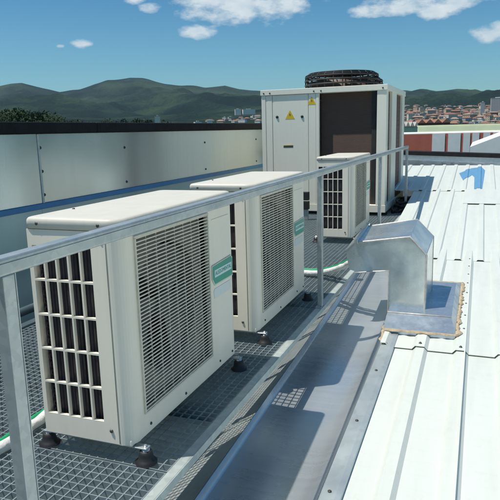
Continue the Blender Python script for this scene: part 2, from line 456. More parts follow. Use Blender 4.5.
    text('ALEDOMENTAL', .0262, (x0+x1)/2+.003, .4695, -.0069, 'logo_green', badge_o, 'badge_lettering')
    st = MB(); st.prism([(.745, -.0006, .352), (.925, -.0006, .352), (.935, -.0006, .366), (.930, -.0006, .398), (.75, -.0006, .398), (.738, -.0006, .385)], (0, -.0008, 0)); st.build('pale_sticker', 'sticker', root)
    return root
U1 = make_unit()
U2 = copy_tree(U1); U2.location = (1.30, .002, 0)
U3 = copy_tree(U1); U3.location = (4.35, .07, 0)
for c in kids(U3):
    if c.name.startswith(('pale_lettering',)): pass
tag(U1, 'large cream air conditioner in the foreground on black rubber feet, nearest the camera', 'air conditioner', 'cream air conditioning outdoor units on the walkway')
tag(U2, 'middle cream air conditioner directly behind the nearest one, left of the second railing post', 'air conditioner', 'cream air conditioning outdoor units on the walkway')
tag(U3, 'farthest small cream air conditioner standing in front of the big rooftop chiller', 'air conditioner', 'cream air conditioning outdoor units on the walkway')

# ------------------------------------------------------------------ walkway: gratings, edge angle, beams
GZ = -.068
wk = empty('walkway', (0, 0, GZ)); tag(wk, 'long galvanised steel grating walkway carrying the air conditioners', 'walkway')
def loc(z): return z-GZ
Y0, Y1 = -.134, 1.50
xs = [-3.0, -2.0, -1.0, 0.0, 1.0, 2.05, 3.05, 4.05, 5.05, 6.05]
XE = 8.9
xs2 = xs+[7.05, 8.0, XE]
for a, b in zip(xs2, xs2[1:]):
    g = MB(); a += .004; b -= .004
    n = int(round((b-a)/.0375))
    for i in range(n+1):
        x = a+.002+(b-a-.004)*i/n
        g.box((x-.0016, Y0, loc(GZ-.028)), (x+.0016, Y1, loc(GZ)))
    k = int(round((Y1-Y0)/.0375))
    for j in range(k+1):
        y = Y0+.004+(Y1-Y0-.008)*j/k
        g.box((a, y-.0022, loc(GZ-.0065)), (b, y+.0022, loc(GZ-.001)))
    g.build('grating_panel', 'grating', wk)
e = MB()   # edge angle along the walkway: flat top flange and lip
e.box((-3, -.172, loc(GZ-.004)), (7.08, Y0-.001, loc(GZ+.002)), .0012, 1)
e.box((-3, -.1765, loc(GZ-.030)), (7.08, -.1725, loc(GZ+.002)))
e.build('edge_angle', 'edge', wk)
for x in (-1.2, .4, 2.07, 3.6, 5.1, 6.3, 7.9):
    e = MB(); e.box((x-.03, -.115, loc(GZ-.11)), (x+.03, 1.55, loc(GZ-.03)), .002, 1); e.build('cross_beam', 'beam', wk)
e = MB(); e.box((-3, 1.505, loc(GZ-.12)), (XE, 1.565, loc(GZ+.012)), .004); e.build('rear_beam', 'beam', wk)
e = MB(); e.tube([(-3, 1.72, loc(GZ+.02)), (XE, 1.72, loc(GZ+.02))], .03, 10); e.build('rear_pipe', 'beam', wk)

# ------------------------------------------------------------------ guard rail
RY = -.157
gr = empty('guard_rail', (0, RY, GZ)); tag(gr, 'galvanised steel guard rail along the walkway edge in front of the units', 'railing')
t = MB(); t.box((-3.0, -.019, .834-GZ-.019), (7.02, .019, .834-GZ+.021), .006, 3)
t.box((-3.0, -.0215, .834-GZ+.004), (7.02, -.0195, .834-GZ+.009))
t.build('top_rail', 'rail', gr)
for x in (-.682, 2.10, 4.60, 7.00):
    p = MB(); p.box((x-.018, -.014, .003), (x+.018, .018, .834-GZ-.0195), .003)
    p.box((x+.0185, -.014, .003), (x+.0215, .018, .834-GZ-.0195))
    po = p.build('post', 'rail', gr)
    p = MB(); p.box((x-.045, -.014, .0025), (x+.045, .026, .009), .001, 1); p.lathe([(.008, .009), (.008, .016)], (x+.033, .004, 0), 'Z', 6); p.lathe([(.008, .009), (.008, .016)], (x-.033, .004, 0), 'Z', 6)
    p.build('post_foot', 'rail', po)

# ------------------------------------------------------------------ valley gutter between walkway and roof
RH = .022
RB = .014
def zA(x): return -.365+.05*x
gu = empty('valley_gutter', (0, -.3, -.45)); tag(gu, 'wide shiny zinc gutter running between the walkway and the white roof', 'gutter')
gx = [-3+.25*i for i in range(41)]
def strip(mb, sec, xs_, jitter=0, thick=.003):
    """sweep a (y, z offset from roof line) section along x"""
    rows = []
    for x in xs_:
        rows.append([mb.bm.verts.new((x, y+.3+(random.uniform(-1, 1)*jitter), zA(x)+dz+.45)) for y, dz in sec])
    for A, B in zip(rows, rows[1:]):
        for i in range(len(sec)-1):
            f = mb.bm.faces.new([A[i], A[i+1], B[i+1], B[i]]); f.material_index = mb.cur
m = MB()
strip(m, [(-.086, -.02), (-.090, -.060), (-.100, -.068), (-.20, -.072), (-.32, -.074), (-.42, -.072), (-.47, -.066), (-.51, -.054), (-.54, -.036), (-.562, -.012), (-.572, .006)], gx)
m.build('gutter_pan', 'trough', gu, smooth=True)
m = MB()   # sheet falling away under the walkway; sun reaches it through the grating
rows = []
for i, x in enumerate(gx):
    rows.append([m.bm.verts.new((x, y+.3, z+.45)) for y, z in ((-.083, zA(x)-.021), (-.078, -.45), (.30, -.70), (.32, -.78))])
for A, B in zip(rows, rows[1:]):
    for i in range(3): m.bm.faces.new([A[i], A[i+1], B[i+1], B[i]])
m.build('under_sheet', 'apron', gu)
for x in (1.32, 3.4, 5.6):
    m = MB(); m.hull8([(x, -.074+.3, .012), (x+.012, -.074+.3, .012), (x+.012, .30+.3, -.24), (x, .30+.3, -.24), (x, -.074+.3, .022), (x+.012, -.074+.3, .022), (x+.012, .30+.3, -.23), (x, .30+.3, -.23)])
    m.build('sheet_joint', 'edge', gu)
m = MB()
strip(m, [(-.573, .0065), (-.578, .016), (-.640, .020), (-.662, .018), (-.665, -.012)], [g for g in gx if g < 1.9]+[1.93, 2.2])
ap = m.build('roof_edge_strip', 'apron', gu)
m = MB()
for x in (.45, 1.02, 1.6, -.2):
    m.lathe([(.008, 0), (.008, .004), (.004, .006)], (x, -.612+.3, zA(x)+.019+.45), 'Z', 8)
m.build('screw', 'screw', ap)

# ------------------------------------------------------------------ white ribbed roof
YR = -6.5
def rib_profile(y_right, pitch, top, flank, h, ymin, ymax):
    """list of (y, z) going from ymax down to ymin; ribs have their right top edge at y_right - k*pitch"""
    pts = []
    k = math.ceil((y_right-ymax)/pitch)-1
    while True:
        yr = y_right-k*pitch
        for y, z in ((yr+top+flank, 0), (yr+top, h), (yr, h), (yr-flank, 0)): pts.append((y, z))
        k += 1
        if yr < ymin-pitch: break
    def at(y):
        for (a, za), (b, zb) in zip(pts, pts[1:]):
            if b <= y <= a: return za+(zb-za)*(a-y)/(a-b) if a != b else za
        return 0
    out = [(ymax, at(ymax))]+[p for p in pts if ymin < p[0] < ymax]+[(ymin, at(ymin))]
    return out, at
def sheet(mb, prof, x0, x1, zf, dz=0, n=6, th=.0018, ymap=None):
    rows = []
    xs_ = [x0+(x1-x0)*i/n for i in range(n+1)]
    for x in xs_:
        rows.append([mb.bm.verts.new((x, y, zf(x)+z+dz)) for y, z in prof])
    for A, B in zip(rows, rows[1:]):
        for i in range(len(prof)-1): mb.bm.faces.new([A[i], A[i+1], B[i+1], B[i]])
    # thickness at the near end
    A = rows[0]; lo = [mb.bm.verts.new((v.co.x, v.co.y, v.co.z-th*1.5)) for v in A]
    for i in range(len(prof)-1): mb.bm.faces.new([A[i+1], A[i], lo[i], lo[i+1]])
roof = empty('metal_roof', (0, 0, 0)); tag(roof, 'sunlit white ribbed metal roof filling the right of the view', 'roof')
pA, atA = rib_profile(-.846, .24, .05, .020, RH, YR, -.655)
m = MB(); sheet(m, pA, -3.5, 2.35, zA); m.build('roof_sheet', 'roof', roof)
pA2, atA2 = rib_profile(-.846, .24, .056, .020, RH, YR, -.575)
m = MB(); sheet(m, pA2, 1.985, 4.5, zA, .010); o = m.build('roof_sheet', 'roof', roof)
k = 0
while True:   # fastening screws on the rib tops along the lap and up the seam
    y = -.846+.028-.24*k
    if y < -3.2: break
    m = MB(); m.lathe([(.010, 0), (.010, .003), (.006, .004), (.006, .009), (.002, .010)], (2.03, y, zA(2.03)+RH+.010), 'Z', 8); k += 1
    m.build('screw', 'screw', o)
for i in range(8):
    m = MB(); m.lathe([(.007, 0), (.007, .003), (.002, .006)], (2.35+.26*i, -1.068, zA(2.35+.26*i)+RH+.010), 'Z', 8); m.build('screw', 'screw', o)
m = MB(); m.box((-3.5, -1.1008, 0), (-3.49, -1.10, .001))
m.bm.clear()
strip_x = [-3.5, 0, 2.3, 4.2]
rows = [[m.bm.verts.new((x, y, zA(x)+z)) for y, z in ((-1.079, RH+.0125), (-1.0865, RH+.0135), (-1.088, RH-.002), (-1.090, RH-.004))] for x in strip_x]
for A, B in zip(rows, rows[1:]):
    for i in range(3): m.bm.faces.new([A[i], A[i+1], B[i+1], B[i]])
m.build('seam_cover', 'roof', roof)
def zB(x): return -.569+.095*x
pB, atB = rib_profile(-.985, .2, .07, .02, .03, YR, -.2)
YBL = lambda x: 0
# far sheets: left boundary follows the platform
def far_sheet(x0, x1, ymax, phase, dz, name='roof_sheet'):
    p, at = rib_profile(phase, .2, .045, .014, RB, YR, ymax)
    m = MB(); sheet(m, p, x0, x1, zB, dz); o = m.build(name, 'roof_far', roof); return at
far_sheet(4.17, 7.60, -.22, -.985, .030)
atT = far_sheet(7.47, 9.85, 1.5, -.94, .035)
# dark-painted strip for the slit shadow in the lap under the far sheet
m = MB()
p, _ = rib_profile(-.985, .2, .045, .014, RB, YR, -.66)
for (ya, za), (yb, zb_) in zip(p, p[1:]):
    if min(za, zb_) > RB*.9: continue
    zt = [zB(4.19)+.030+z-.003 for z in (za, zb_)]; zl = zA(4.19)-.02
    m.face([(4.19, ya, zt[0]), (4.19, yb, zt[1]), (4.19, yb, zl), (4.19, ya, zl)])
m.build('lap_shade_strip', 'lap_shade', roof)
m = MB(); m.box((8.92, .9, -.6), (8.94, 1.9, .35)); m.build('step_flashing', 'apron', roof)
# pale repair plate at the second lap
m = MB(); m.hull8([(6.6, -1.52, zB(6.6)+.046), (6.6, -.93, zB(6.6)+.046), (7.5, -.93, zB(7.5)+.052), (7.5, -1.52, zB(7.5)+.052)][:4] +
                  [(6.6, -1.52, zB(6.6)+.049), (6.6, -.93, zB(6.6)+.049), (7.5, -.93, zB(7.5)+.055), (7.5, -1.52, zB(7.5)+.055)]); m.build('patch_plate', 'roof_far', roof)
# painted numeral 1, following the ribs
poly = [(8.98, -.80), (9.50, -.985), (9.62, -1.15), (9.28, -1.205), (7.63, -1.165), (7.63, -1.055), (8.62, -1.045), (8.82, -1.005), (8.30, -.885)]
def clip(P, y, keep_above):
    out = []
    for i in range(len(P)):
        a, b = P[i-1], P[i]
        ia = a[1] >= y if keep_above else a[1] <= y; ib = b[1] >= y if keep_above else b[1] <= y
        if ia != ib:
            t_ = (y-a[1])/(b[1]-a[1]); out.append((a[0]+(b[0]-a[0])*t_, y))
        if ib: out.append(b)
    return out
pT, atT = rib_profile(-.94, .2, .045, .014, RB, YR, 1.5)
m = MB(); ysb = [y for y, z in pT if -1.3 < y < -.7]
for ya, yb in zip(ysb, ysb[1:]):
    for seg in (poly,):
        q = clip(clip(seg, yb, True), ya, False)
        if len(q) >= 3:
            def zz(x, y):
                za, zb_ = [z for yy, z in pT if yy == ya][0], [z for yy, z in pT if yy == yb][0]
                return zB(x)+.035+.004+za+(zb_-za)*(ya-y)/(ya-yb)
            m.face([(x, y, zz(x, y)) for x, y in q])
bmesh.ops.triangulate(m.bm, faces=m.bm.faces[:])
m.build('painted_numeral', 'num', roof)

# ------------------------------------------------------------------ dark deck under everything, building body
m = MB(); m.box((-4, .29, -.80), (11, 2.5, -.72)); tag(m.build('roof_deck', 'deck'), 'dark membrane roof deck seen through the steel grating', 'roof deck')
m = MB(); m.box((-4.2, -6.6, -8), (11.5, 2.42, -.83)); tag(m.build('host_building', 'beige'), 'building body beneath the white roof and the walkway', 'building')

# ------------------------------------------------------------------ left parapet
pw = empty('parapet_wall', (0, 2.2, -.5)); tag(pw, 'long parapet clad in galvanised sheet with black coping and blue strip', 'wall')
PXS = [-2.5, 2.24, 11.0]
def lz(z): return z+.5
for i, (a, b) in enumerate(zip(PXS, PXS[1:])):
    m = MB(); m.box((a+.001, .0+(i % 2)*.004, lz(.575)), (b+.012, .012+(i % 2)*.004, lz(1.13)), .002, 1); po = m.build('upper_sheet', 'panel', pw)
    for px_, z in [(.035, .64), (.035, .83), (.035, 1.02)]+[(d_, z) for d_ in (1.27, 3.15, 5.05, 6.9) if a+d_ < b-.1 for z in (.64, .98)]:
        m = MB(); m.lathe([(.013, .0), (.013, -.004), (.007, -.010)], (a+px_, (i % 2)*.004, lz(z)), 'Y', 8); m.build('rivet', 'screw', po)
    m = MB(); m.box((a, -.006, lz(.565)), (a+.022, -.001, lz(1.128)), .001, 1); m.build('joint_cover', 'edge', pw)
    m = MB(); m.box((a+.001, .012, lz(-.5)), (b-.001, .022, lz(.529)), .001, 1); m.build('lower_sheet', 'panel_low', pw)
m = MB(); m.box((-2.5, -.022, lz(.530)), (11, .012, lz(.574)), .003); m.build('blue_strip', 'blue', pw)
m = MB(); m.box((-2.5, .03, lz(-.5)), (11, .22, lz(1.128))); m.build('wall_core', 'deck', pw)
c = MB()
for a, b in ((-2.5, 2.998), (3.002, 7.6), (7.604, 11.0)):
    c.box((a, -.05, lz(1.132)), (b, .30, lz(1.222)), .012, 3)
c.build('coping', 'black_cap', pw)

# ------------------------------------------------------------------ far parapet at the roof's end
fp = empty('end_parapet', (10.3, 0, 0)); tag(fp, 'low parapet with dark capping closing the far end of the white roof', 'wall')
def fx(y): return 10.42+.3*(y-.22)
def fplane(px, py):
    d = fw + r2*(px-250)/F - u2*(py-250)/F
    # solve x = fx(y)
    t = (10.42-.066+.3*CAM[1]-CAM[0])/(d[0]-.3*d[1]); return CAM+d*t
Pa, Pb = fplane(405, 153), fplane(500, 158)
zc = lambda y: Pb[2]+(Pa[2]-Pb[2])*(y-Pb[1])/(Pa[1]-Pb[1])
def skew(y0, y1, xo0, xo1, zo0, zo1, mb, bev=0):
    c8 = []
    for zoff in (zo0, zo1):
        for (xo, y) in ((xo0, y0), (xo1, y0), (xo1, y1), (xo0, y1)):
            zt = zc(max(y, -3)) ; c8.append((fx(y)+xo-10.3, y, zt+zoff if zoff is not None else -.6))
    mb.hull8(c8, bev)
m = MB(); skew(-6.5, 2.15, 0, .3, -.075, 0, m, .006); m.build('capping', 'black_cap', fp)
m = MB(); skew(-6.5, 2.15, .03, .28, -.9, -.0755, m); m.build('upstand', 'apron', fp)
m = MB(); skew(-6.5, 2.15, -.12, .029, -.9, -.16, m, .004); m.build('flashing', 'flash_blue', fp)

# ------------------------------------------------------------------ gooseneck duct on its curb
dx0, dx1 = 2.53, 3.0
du = empty('duct_hood', (2.53, -.67, zA(2.53))); tag(du, 'galvanised gooseneck duct bridging the gutter and bending down to the white roof', 'duct')
O = Vector((2.53, -.67, zA(2.53)))
def dl(p): return tuple(Vector(p)-O)
front = [(-.300, .078), (-.300, .300), (-.686, .357), (-.800, .234), (-.800, -.25), (-.545, -.25), (-.545, .108)]
backp = [(-.300, .100), (-.300, .345), (-.690, .412), (-.812, .285), (-.812, -.22), (-.545, -.22), (-.545, .12)]
n = len(front)
sub = bmesh.new()
A = [sub.verts.new(dl((dx0, y, z))) for y, z in front]; B = [sub.verts.new(dl((dx1, y, z))) for y, z in backp]
faces = {}
sub.faces.new(A); sub.faces.new(B[::-1])
for i in range(n):
    if i == 0: continue          # open mouth at the left end
    sub.faces.new([A[i], B[i], B[(i+1) % n], A[(i+1) % n]])
bmesh.ops.recalc_face_normals(sub, faces=sub.faces[:])
bmesh.ops.triangulate(sub, faces=[f for f in sub.faces if len(f.verts) > 4])
bmesh.ops.subdivide_edges(sub, edges=sub.edges[:], cuts=6, use_grid_fill=True)
for v in sub.verts:   # hand-bent sheet is never quite flat
    q = v.co*3.1; k = noise.noise(q+Vector((3, 1, 7)))
    v.co += Vector((k*.007, noise.noise(q+Vector((9, 2, 1)))*.005, noise.noise(q+Vector((1, 8, 4)))*.005))
m = MB(); m.merge(sub); ob = m.build('duct_body', 'duct', du, smooth=False)
# folded seams
def seam(pts, r=.0075, m_='duct_seam', nm='seam'):
    m = MB(); 
    path = []
    for a, b in zip(pts, pts[1:]):
        for i in range(6): path.append(tuple(Vector(a).lerp(Vector(b), i/6)))
    path.append(pts[-1])
    path = [tuple(Vector(dl(p))+Vector((noise.noise(Vector(p)*9)*.002, 0, noise.noise(Vector(p)*11)*.002))) for p in path]
    m.tube(path, r, 6); m.build(nm, m_, du)
seam([(dx0, y, z) for y, z in front[1:5]])
seam([(dx1, y, z) for y, z in backp[1:5]], .005)
seam([(dx0, y, z) for y, z in (front[5], front[6], front[0])], .004)
seam([(dx0, front[2][0], front[2][1]), (dx1, backp[2][0], backp[2][1])], .003, 'duct')
seam([(dx0, front[3][0], front[3][1]), (dx1, backp[3][0], backp[3][1])], .003, 'duct')
# flared mouth flap sloping down to the walkway
m = MB()
m.hull8([dl(p) for p in ((2.51, -.30, .296), (2.51, -.325, .299), (3.02, -.325, .347), (3.02, -.30, .344), (2.51, -.30, .322), (2.51, -.325, .325), (3.02, -.325, .373), (3.02, -.30, .370))], .002)
m.build('mouth_flange', 'duct', du)
m = MB()
m.hull8([dl(p) for p in ((2.53, -.298, .296), (2.53, -.235, .235), (3.0, -.225, .265), (3.0, -.298, .343), (2.53, -.295, .301), (2.53, -.231, .240), (3.0, -.221, .270), (3.0, -.295, .348))])
m.build('mouth_flap', 'duct', du)
m = MB()
m.face([dl(p) for p in ((2.532, -.299, .09), (2.532, -.299, .296), (2.532, -.236, .235), (2.532, -.262, .10))])
m.build('mouth_cheek', 'duct', du)
# curb flashing with sealant round it
cb = empty('curb_flashing', (2.7, -.77, zA(2.7))); tag(cb, 'blue-grey metal curb flashing sealed with brown mastic round the duct foot', 'flashing')
O2 = Vector((2.7, -.77, zA(2.7)))
def fl(x, y, dz): return tuple(Vector((x, y, zA(x)+dz))-O2)
x0, x1, ya, yb = 2.20, 3.35, -1.02, -.560
m = MB(); xi, xj, yi, yj = 2.34, 3.2, -.985, -.560
out = [(x0, ya), (x1, ya), (x1, yb), (x0, yb)]; inn = [(xi+.06, yi), (xj, yi), (xj, yj), (xi+.06, yj)]
lo = [m.bm.verts.new(fl(x, y, .042)) for x, y in out]; hi = [m.bm.verts.new(fl(x, y, .085)) for x, y in inn]
for i in range(4): m.bm.faces.new([lo[i], lo[(i+1) % 4], hi[(i+1) % 4], hi[i]])
m.bm.faces.new(hi)
skirt = [m.bm.verts.new(fl(x, y, .0)) for x, y in out]
for i in range(4): m.bm.faces.new([skirt[i], skirt[(i+1) % 4], lo[(i+1) % 4], lo[i]])
m.build('flashing_sheet', 'flash_blue', cb)
m = MB()
def bead(pts, r, wob):
    prev = None
    for a, b in zip(pts, pts[1:]):
        a, b = Vector(a), Vector(b); d = (b-a).normalized(); n_ = Vector((-d.y, d.x, 0)); k = max(4, int((b-a).length/.012))
        for i in range(k+1):
            p = a.lerp(b, i/k); q = p*22; w1 = r*(1.1+1.1*noise.noise(q)); w2 = r*(1.3+1.8*noise.noise(q+Vector((5, 5, 5))))
            z = Vector((0, 0, .0045+.002*noise.noise(q*2)))
            row = [m.bm.verts.new(p+n_*w1*1.6-Vector((0, 0, .003))), m.bm.verts.new(p+n_*w1*.7+z), m.bm.verts.new(p-n_*w2*.7+z), m.bm.verts.new(p-n_*w2*1.6-Vector((0, 0, .006)))]
            if prev:
                for t_ in range(3):
                    f_ = m.bm.faces.new([prev[t_], row[t_], row[t_+1], prev[t_+1]]); f_.smooth = True
            prev = row
bead([fl(x0-.005, yb+.0, .042), fl(x0-.005, ya-.01, .042), fl(x1, ya-.01, .042), fl(x1, yb, .042)], .0075, .009)
bead([fl(x0-.01, yb+.0, .034), fl(x0-.14, yb-.02, .022), fl(x0-.20, yb-.05, .022)], .009, .007)
bead([fl(x0+.0, yb+.0, .034), fl(x0+.4, yb+.004, .02), fl(x0+.95, yb+.004, .02)], .008, .006)
m.build('sealant_bead', 'sealant', cb)
m = MB(); path = [fl(xi+.06, yi, .087), fl(xi+.06, yj, .087)]; m.tube(path, .006, 6); m.build('folded_seam', 'duct_seam', cb)

# ------------------------------------------------------------------ refrigerant lines
def wob(path, k=8, a=.004):
    out = []
    P = [Vector(p) for p in path]
    for i in range(len(P)-1):
        p0, p1, p2, p3 = P[max(i-1, 0)], P[i], P[i+1], P[min(i+2, len(P)-1)]
        for j in range(k):
            t = j/k
            q = .5*((2*p1)+(p2-p0)*t+(2*p0-5*p1+4*p2-p3)*t*t+(3*p1-p0-3*p2+p3)*t**3)
            out.append(q+Vector((random.uniform(-a, a), random.uniform(-a, a), random.uniform(-a, a)*.3)))
    out.append(P[-1]); return out
def lines(nm, path, off, label, r=.017):
    root = empty(nm, path[0]); tag(root, label, 'pipe', 'lagged refrigerant pipes lying on the grating')
    o = Vector(path[0])
    pth = wob([Vector(p)-o for p in path]); m = MB(); m.tube(pth, [r*random.uniform(.93, 1.07) for _ in pth], 10); m.build('pipe_lagging', 'pipe', root)
    pth = wob([Vector(p)-o+Vector(off) for p in path]); m = MB(); m.tube(pth, r*.42, 8); m.build('green_line', 'green', root)
lines('refrigerant_pipe', [(-1.6, .52, GZ+.02), (-.6, .53, GZ+.02), (-.05, .535, GZ+.02), (.16, .545, GZ+.02), (.5, .54, GZ+.02), (1.1, .50, GZ+.02), (1.28, .47, GZ+.03)], (0, .034, .004), 'white lagged pipe with green line behind the foot of the nearest unit', .022)
lines('refrigerant_pipe', [(2.9, 1.4, GZ+.02), (2.93, .7, GZ+.02), (2.92, .25, GZ+.025), (2.86, .04, -.02), (2.72, -.16, .07), (2.64, -.29, .15), (2.66, -.42, .18)], (.03, .01, .016), 'white lagged pipe with green line rising into the mouth of the duct', .022)
lines('refrigerant_pipe', [(3.02, 1.4, GZ+.02), (3.02, .7, GZ+.02), (3.0, .25, GZ+.02), (2.95, .03, -.03), (2.8, -.16, .05), (2.72, -.29, .13), (2.72, -.42, .16)], (.03, .0, .012), 'second white lagged pipe into the duct mouth, beyond its twin', .018)

# ------------------------------------------------------------------ big rooftop chiller
CX, CYR, CYL, CZ0, CZ1, CXE = 6.43, .055, 1.79, -.02, 1.662, 8.40
ch = empty('rooftop_chiller', (CX, CYR, GZ)); tag(ch, 'big cream rooftop chiller with brown coil sides and a caged fan on top', 'chiller')
OC = Vector((CX, CYR, GZ))
def cbx(m, a, b, bev=.004, seg=2): return m.box(tuple(Vector(a)-OC), tuple(Vector(b)-OC), bev, seg)
ZT = CZ1-.075
for xa, xb in ((CX, CX+.16), (6.96, 7.42), (8.12, CXE)):
    m = MB(); cbx(m, (xa, CYR, CZ0+.10), (xb, CYR+(.125 if xa == CX else .06), ZT-.001)); m.build('frame_post', 'cream_chiller', ch)
for a, b in (((CX, .960, CZ0+.10), (CX+.05, 1.005, ZT-.001)), ((CX, CYL-.06, CZ0+.1), (CX+.06, CYL, ZT-.001)), ((CXE-.06, CYL-.06, CZ0+.1), (CXE, CYL, ZT-.001))):
    m = MB(); cbx(m, a, b); m.build('frame_post', 'cream_chiller', ch)
m = MB(); cbx(m, (CX-.012, CYR-.012, ZT), (CXE+.01, CYL+.01, CZ1), .006)
top = m.build('top_cover', 'cream_chiller', ch)
for y in (CYR+.05, .93, 1.03, CYL-.13, CYL-.04):
    m = MB(); m.lathe([(.011, 0), (.011, -.004), (.004, -.006)], tuple(Vector((CX-.012, y, ZT+.03))-OC), 'X', 8); m.build('screw', 'screw', top)
m = MB(); cbx(m, (CX-.006, CYR-.008, CZ0), (CXE, CYL, CZ0+.099)); m.build('base_rail', 'cream_chiller', ch)
m = MB(); cbx(m, (CX+.006, 1.115, CZ0+.103), (CX+.03, 1.628, ZT-.003), .003); door = m.build('control_door', 'cream_chiller', ch)
for y, z in ((1.563, 1.291), (1.201, 1.285)):
    m = MB(); m.lathe([(.020, .004), (.020, -.004), (.012, -.012), (.008, -.012)], tuple(Vector((CX+.006, y, z))-OC), 'X', 12); m.build('latch', 'black', door)
def triangle(y, z, s, parent, x):
    m = MB(); m.mi('yellow').prism([tuple(Vector((x, y+a*s, z+b*s))-OC) for a, b in ((-.6, -.5), (.6, -.5), (0, .55))], (-.002, 0, 0))
    m.mi('black').prism([tuple(Vector((x-.0025, y+a*s, z+b*s))-OC) for a, b in ((-.06, -.12), (.09, -.05), (.03, -.04), (.07, .22), (-.08, .0), (-.01, 0))], (-.001, 0, 0))
    m.build('warning_label', None, parent)
triangle(1.375, 1.315, .115, door, CX+.006)
m = MB(); cbx(m, (CX+.004, 1.335, .868), (CX+.0059, 1.475, .892), .0); m.build('name_plate', 'screw', door)
m = MB(); cbx(m, (CX+.003, 1.3355, .898), (CX+.0055, 1.4745, .905), .0); m.build('name_plate_edge', 'yellow', door)
m = MB(); cbx(m, (CX+.004, 1.634, CZ0+.103), (CX+.03, CYL-.064, ZT-.003), .003); m.build('side_filler', 'cream_chiller', ch)
m = MB(); cbx(m, (CX+.004, 1.008, CZ0+.103), (CX+.03, 1.109, ZT-.003), .003); fil = m.build('front_filler', 'cream_chiller', ch)
triangle(1.062, 1.492, .10, fil, CX+.004)
# front coil recess: brown slatted coil with a dark strip over its right edge
m = MB(); m.mi('coil'); cbx(m, (CX+.10, .184, CZ0+.1), (CX+.13, .958, ZT-.001), 0)
m.mi('cavity'); cbx(m, (CX+.088, .186, CZ0+.102), (CX+.0985, .26, ZT-.002), 0)
m.build('front_coil', None, ch)
m = MB(); cbx(m, (CX+.03, .1805, CZ0+.102), (CX+.098, .1835, ZT-.002), 0); m.build('recess_cheek', 'coil', ch)
for xa, xb in ((6.595, 6.957), (7.425, 8.115)):
    m = MB(); cbx(m, (xa, CYR+.035, CZ0+.1), (xb, CYR+.055, ZT-.001), 0)
    for i in range(90):
        z = CZ0+.12+i*.0164
        cbx(m, (xa, CYR+.031, z), (xb, CYR+.0345, z+.004), 0)
    m.build('side_coil', 'coil_side', ch)
m = MB(); cbx(m, (CX+.14, CYR+.07, CZ0+.1), (CXE-.02, CYL-.07, CZ0+1.45), 0); m.build('core', 'cavity', ch)
m = MB(); cbx(m, (CX+.08, CYL-.02, CZ0+.1), (CXE-.07, CYL-.004, ZT-.002), 0); cbx(m, (CXE-.03, CYR+.07, CZ0+.1), (CXE-.01, CYL-.07, ZT-.002), 0); m.build('rear_panel', 'cream_chiller', ch)
for x in (CX+.1, CXE-.2):
    m = MB(); cbx(m, (x, CYR-.01, GZ+.002), (x+.1, CYL, CZ0-.001), .004); m.build('skid', 'rubber', ch)
def fan_cage(cx, cy, rad, h, seg_bars):
    root = MB(); root.lathe([(rad, 0), (rad, h*.5), (rad-.03, h*.5), (rad-.03, .0)], tuple(Vector((cx, cy, CZ1))-OC), 'Z', 40)
    ring = root.build('fan_ring', 'pebble', ch)
    g = MB(); c = Vector((cx, cy, CZ1))-OC; Rr = rad+.05
    for r_, z in ((Rr, .01), (Rr+.005, h*.3), (Rr+.005, h*.55), (Rr, h*.78), (Rr-.015, h*.88), (Rr-.05, h*.97), (Rr*.88, h*.99), (Rr*.80, h), (Rr*.70, h+.003), (Rr*.6, h+.006), (Rr*.4, h+.01), (Rr*.2, h+.012)):
        g.tube([c+Vector((r_*cos(2*pi*j/48), r_*sin(2*pi*j/48), z)) for j in range(48)], .010 if r_ < Rr else .013, 6, closed=True)
    for j in range(seg_bars):
        a = 2*pi*j/seg_bars; d = Vector((cos(a), sin(a), 0))
        g.tube([c+d*Rr+Vector((0, 0, 0)), c+d*(Rr+.005)+Vector((0, 0, h*.5)), c+d*Rr+Vector((0, 0, h*.86)), c+d*(Rr-.05)+Vector((0, 0, h*.97)), c+d*Rr*.6+Vector((0, 0, h+.008)), c+d*.02+Vector((0, 0, h+.014))], .0075, 6)
    for j in range(64):
        a = 2*pi*(j+.5)/64; d = Vector((cos(a), sin(a), 0))
        g.tube([c+d*(Rr-.05)+Vector((0, 0, h*.97)), c+d*Rr*.4+Vector((0, 0, h+.012))], .005, 5)
    g.build('fan_guard', 'rubber', ring)
    b = MB(); b.lathe([(.09, h*.2), (.09, h*.5), (.06, h*.54)], tuple(c), 'Z', 16)
    for k in range(6):
        a = k*pi/3; u = Vector((cos(a), sin(a), 0)); v = Vector((-sin(a), cos(a), 0))
        b.face([c+u*.08+v*-.05+Vector((0, 0, h*.5)), c+u*(rad-.05)+v*-.13+Vector((0, 0, h*.5)), c+u*(rad-.05)+v*.13+Vector((0, 0, h*.3)), c+u*.08+v*.05+Vector((0, 0, h*.32))])
    b.build('fan_blades', 'blade', ring)
fan_cage(7.20, .82, .47, .235, 26)
fan_cage(7.95, .70, .30, .20, 20)

# small dark isolator boxes on a stub post beside the chiller
ib = empty('isolator_box', (5.9, .98, GZ)); tag(ib, 'pair of small dark switch boxes on a grey stub post behind the second unit', 'switch box')
m = MB(); m.box((0, .0, .002), (.04, .075, .14), .003); m.build('stub_post', 'rail', ib)
m = MB(); m.box((-.02, -.01, .141), (.06, .085, .245), .006); m.build('lower_box', 'rubber', ib)
m = MB(); m.box((-.02, -.01, .262), (.06, .085, .37), .006); m.build('upper_box', 'rubber', ib)

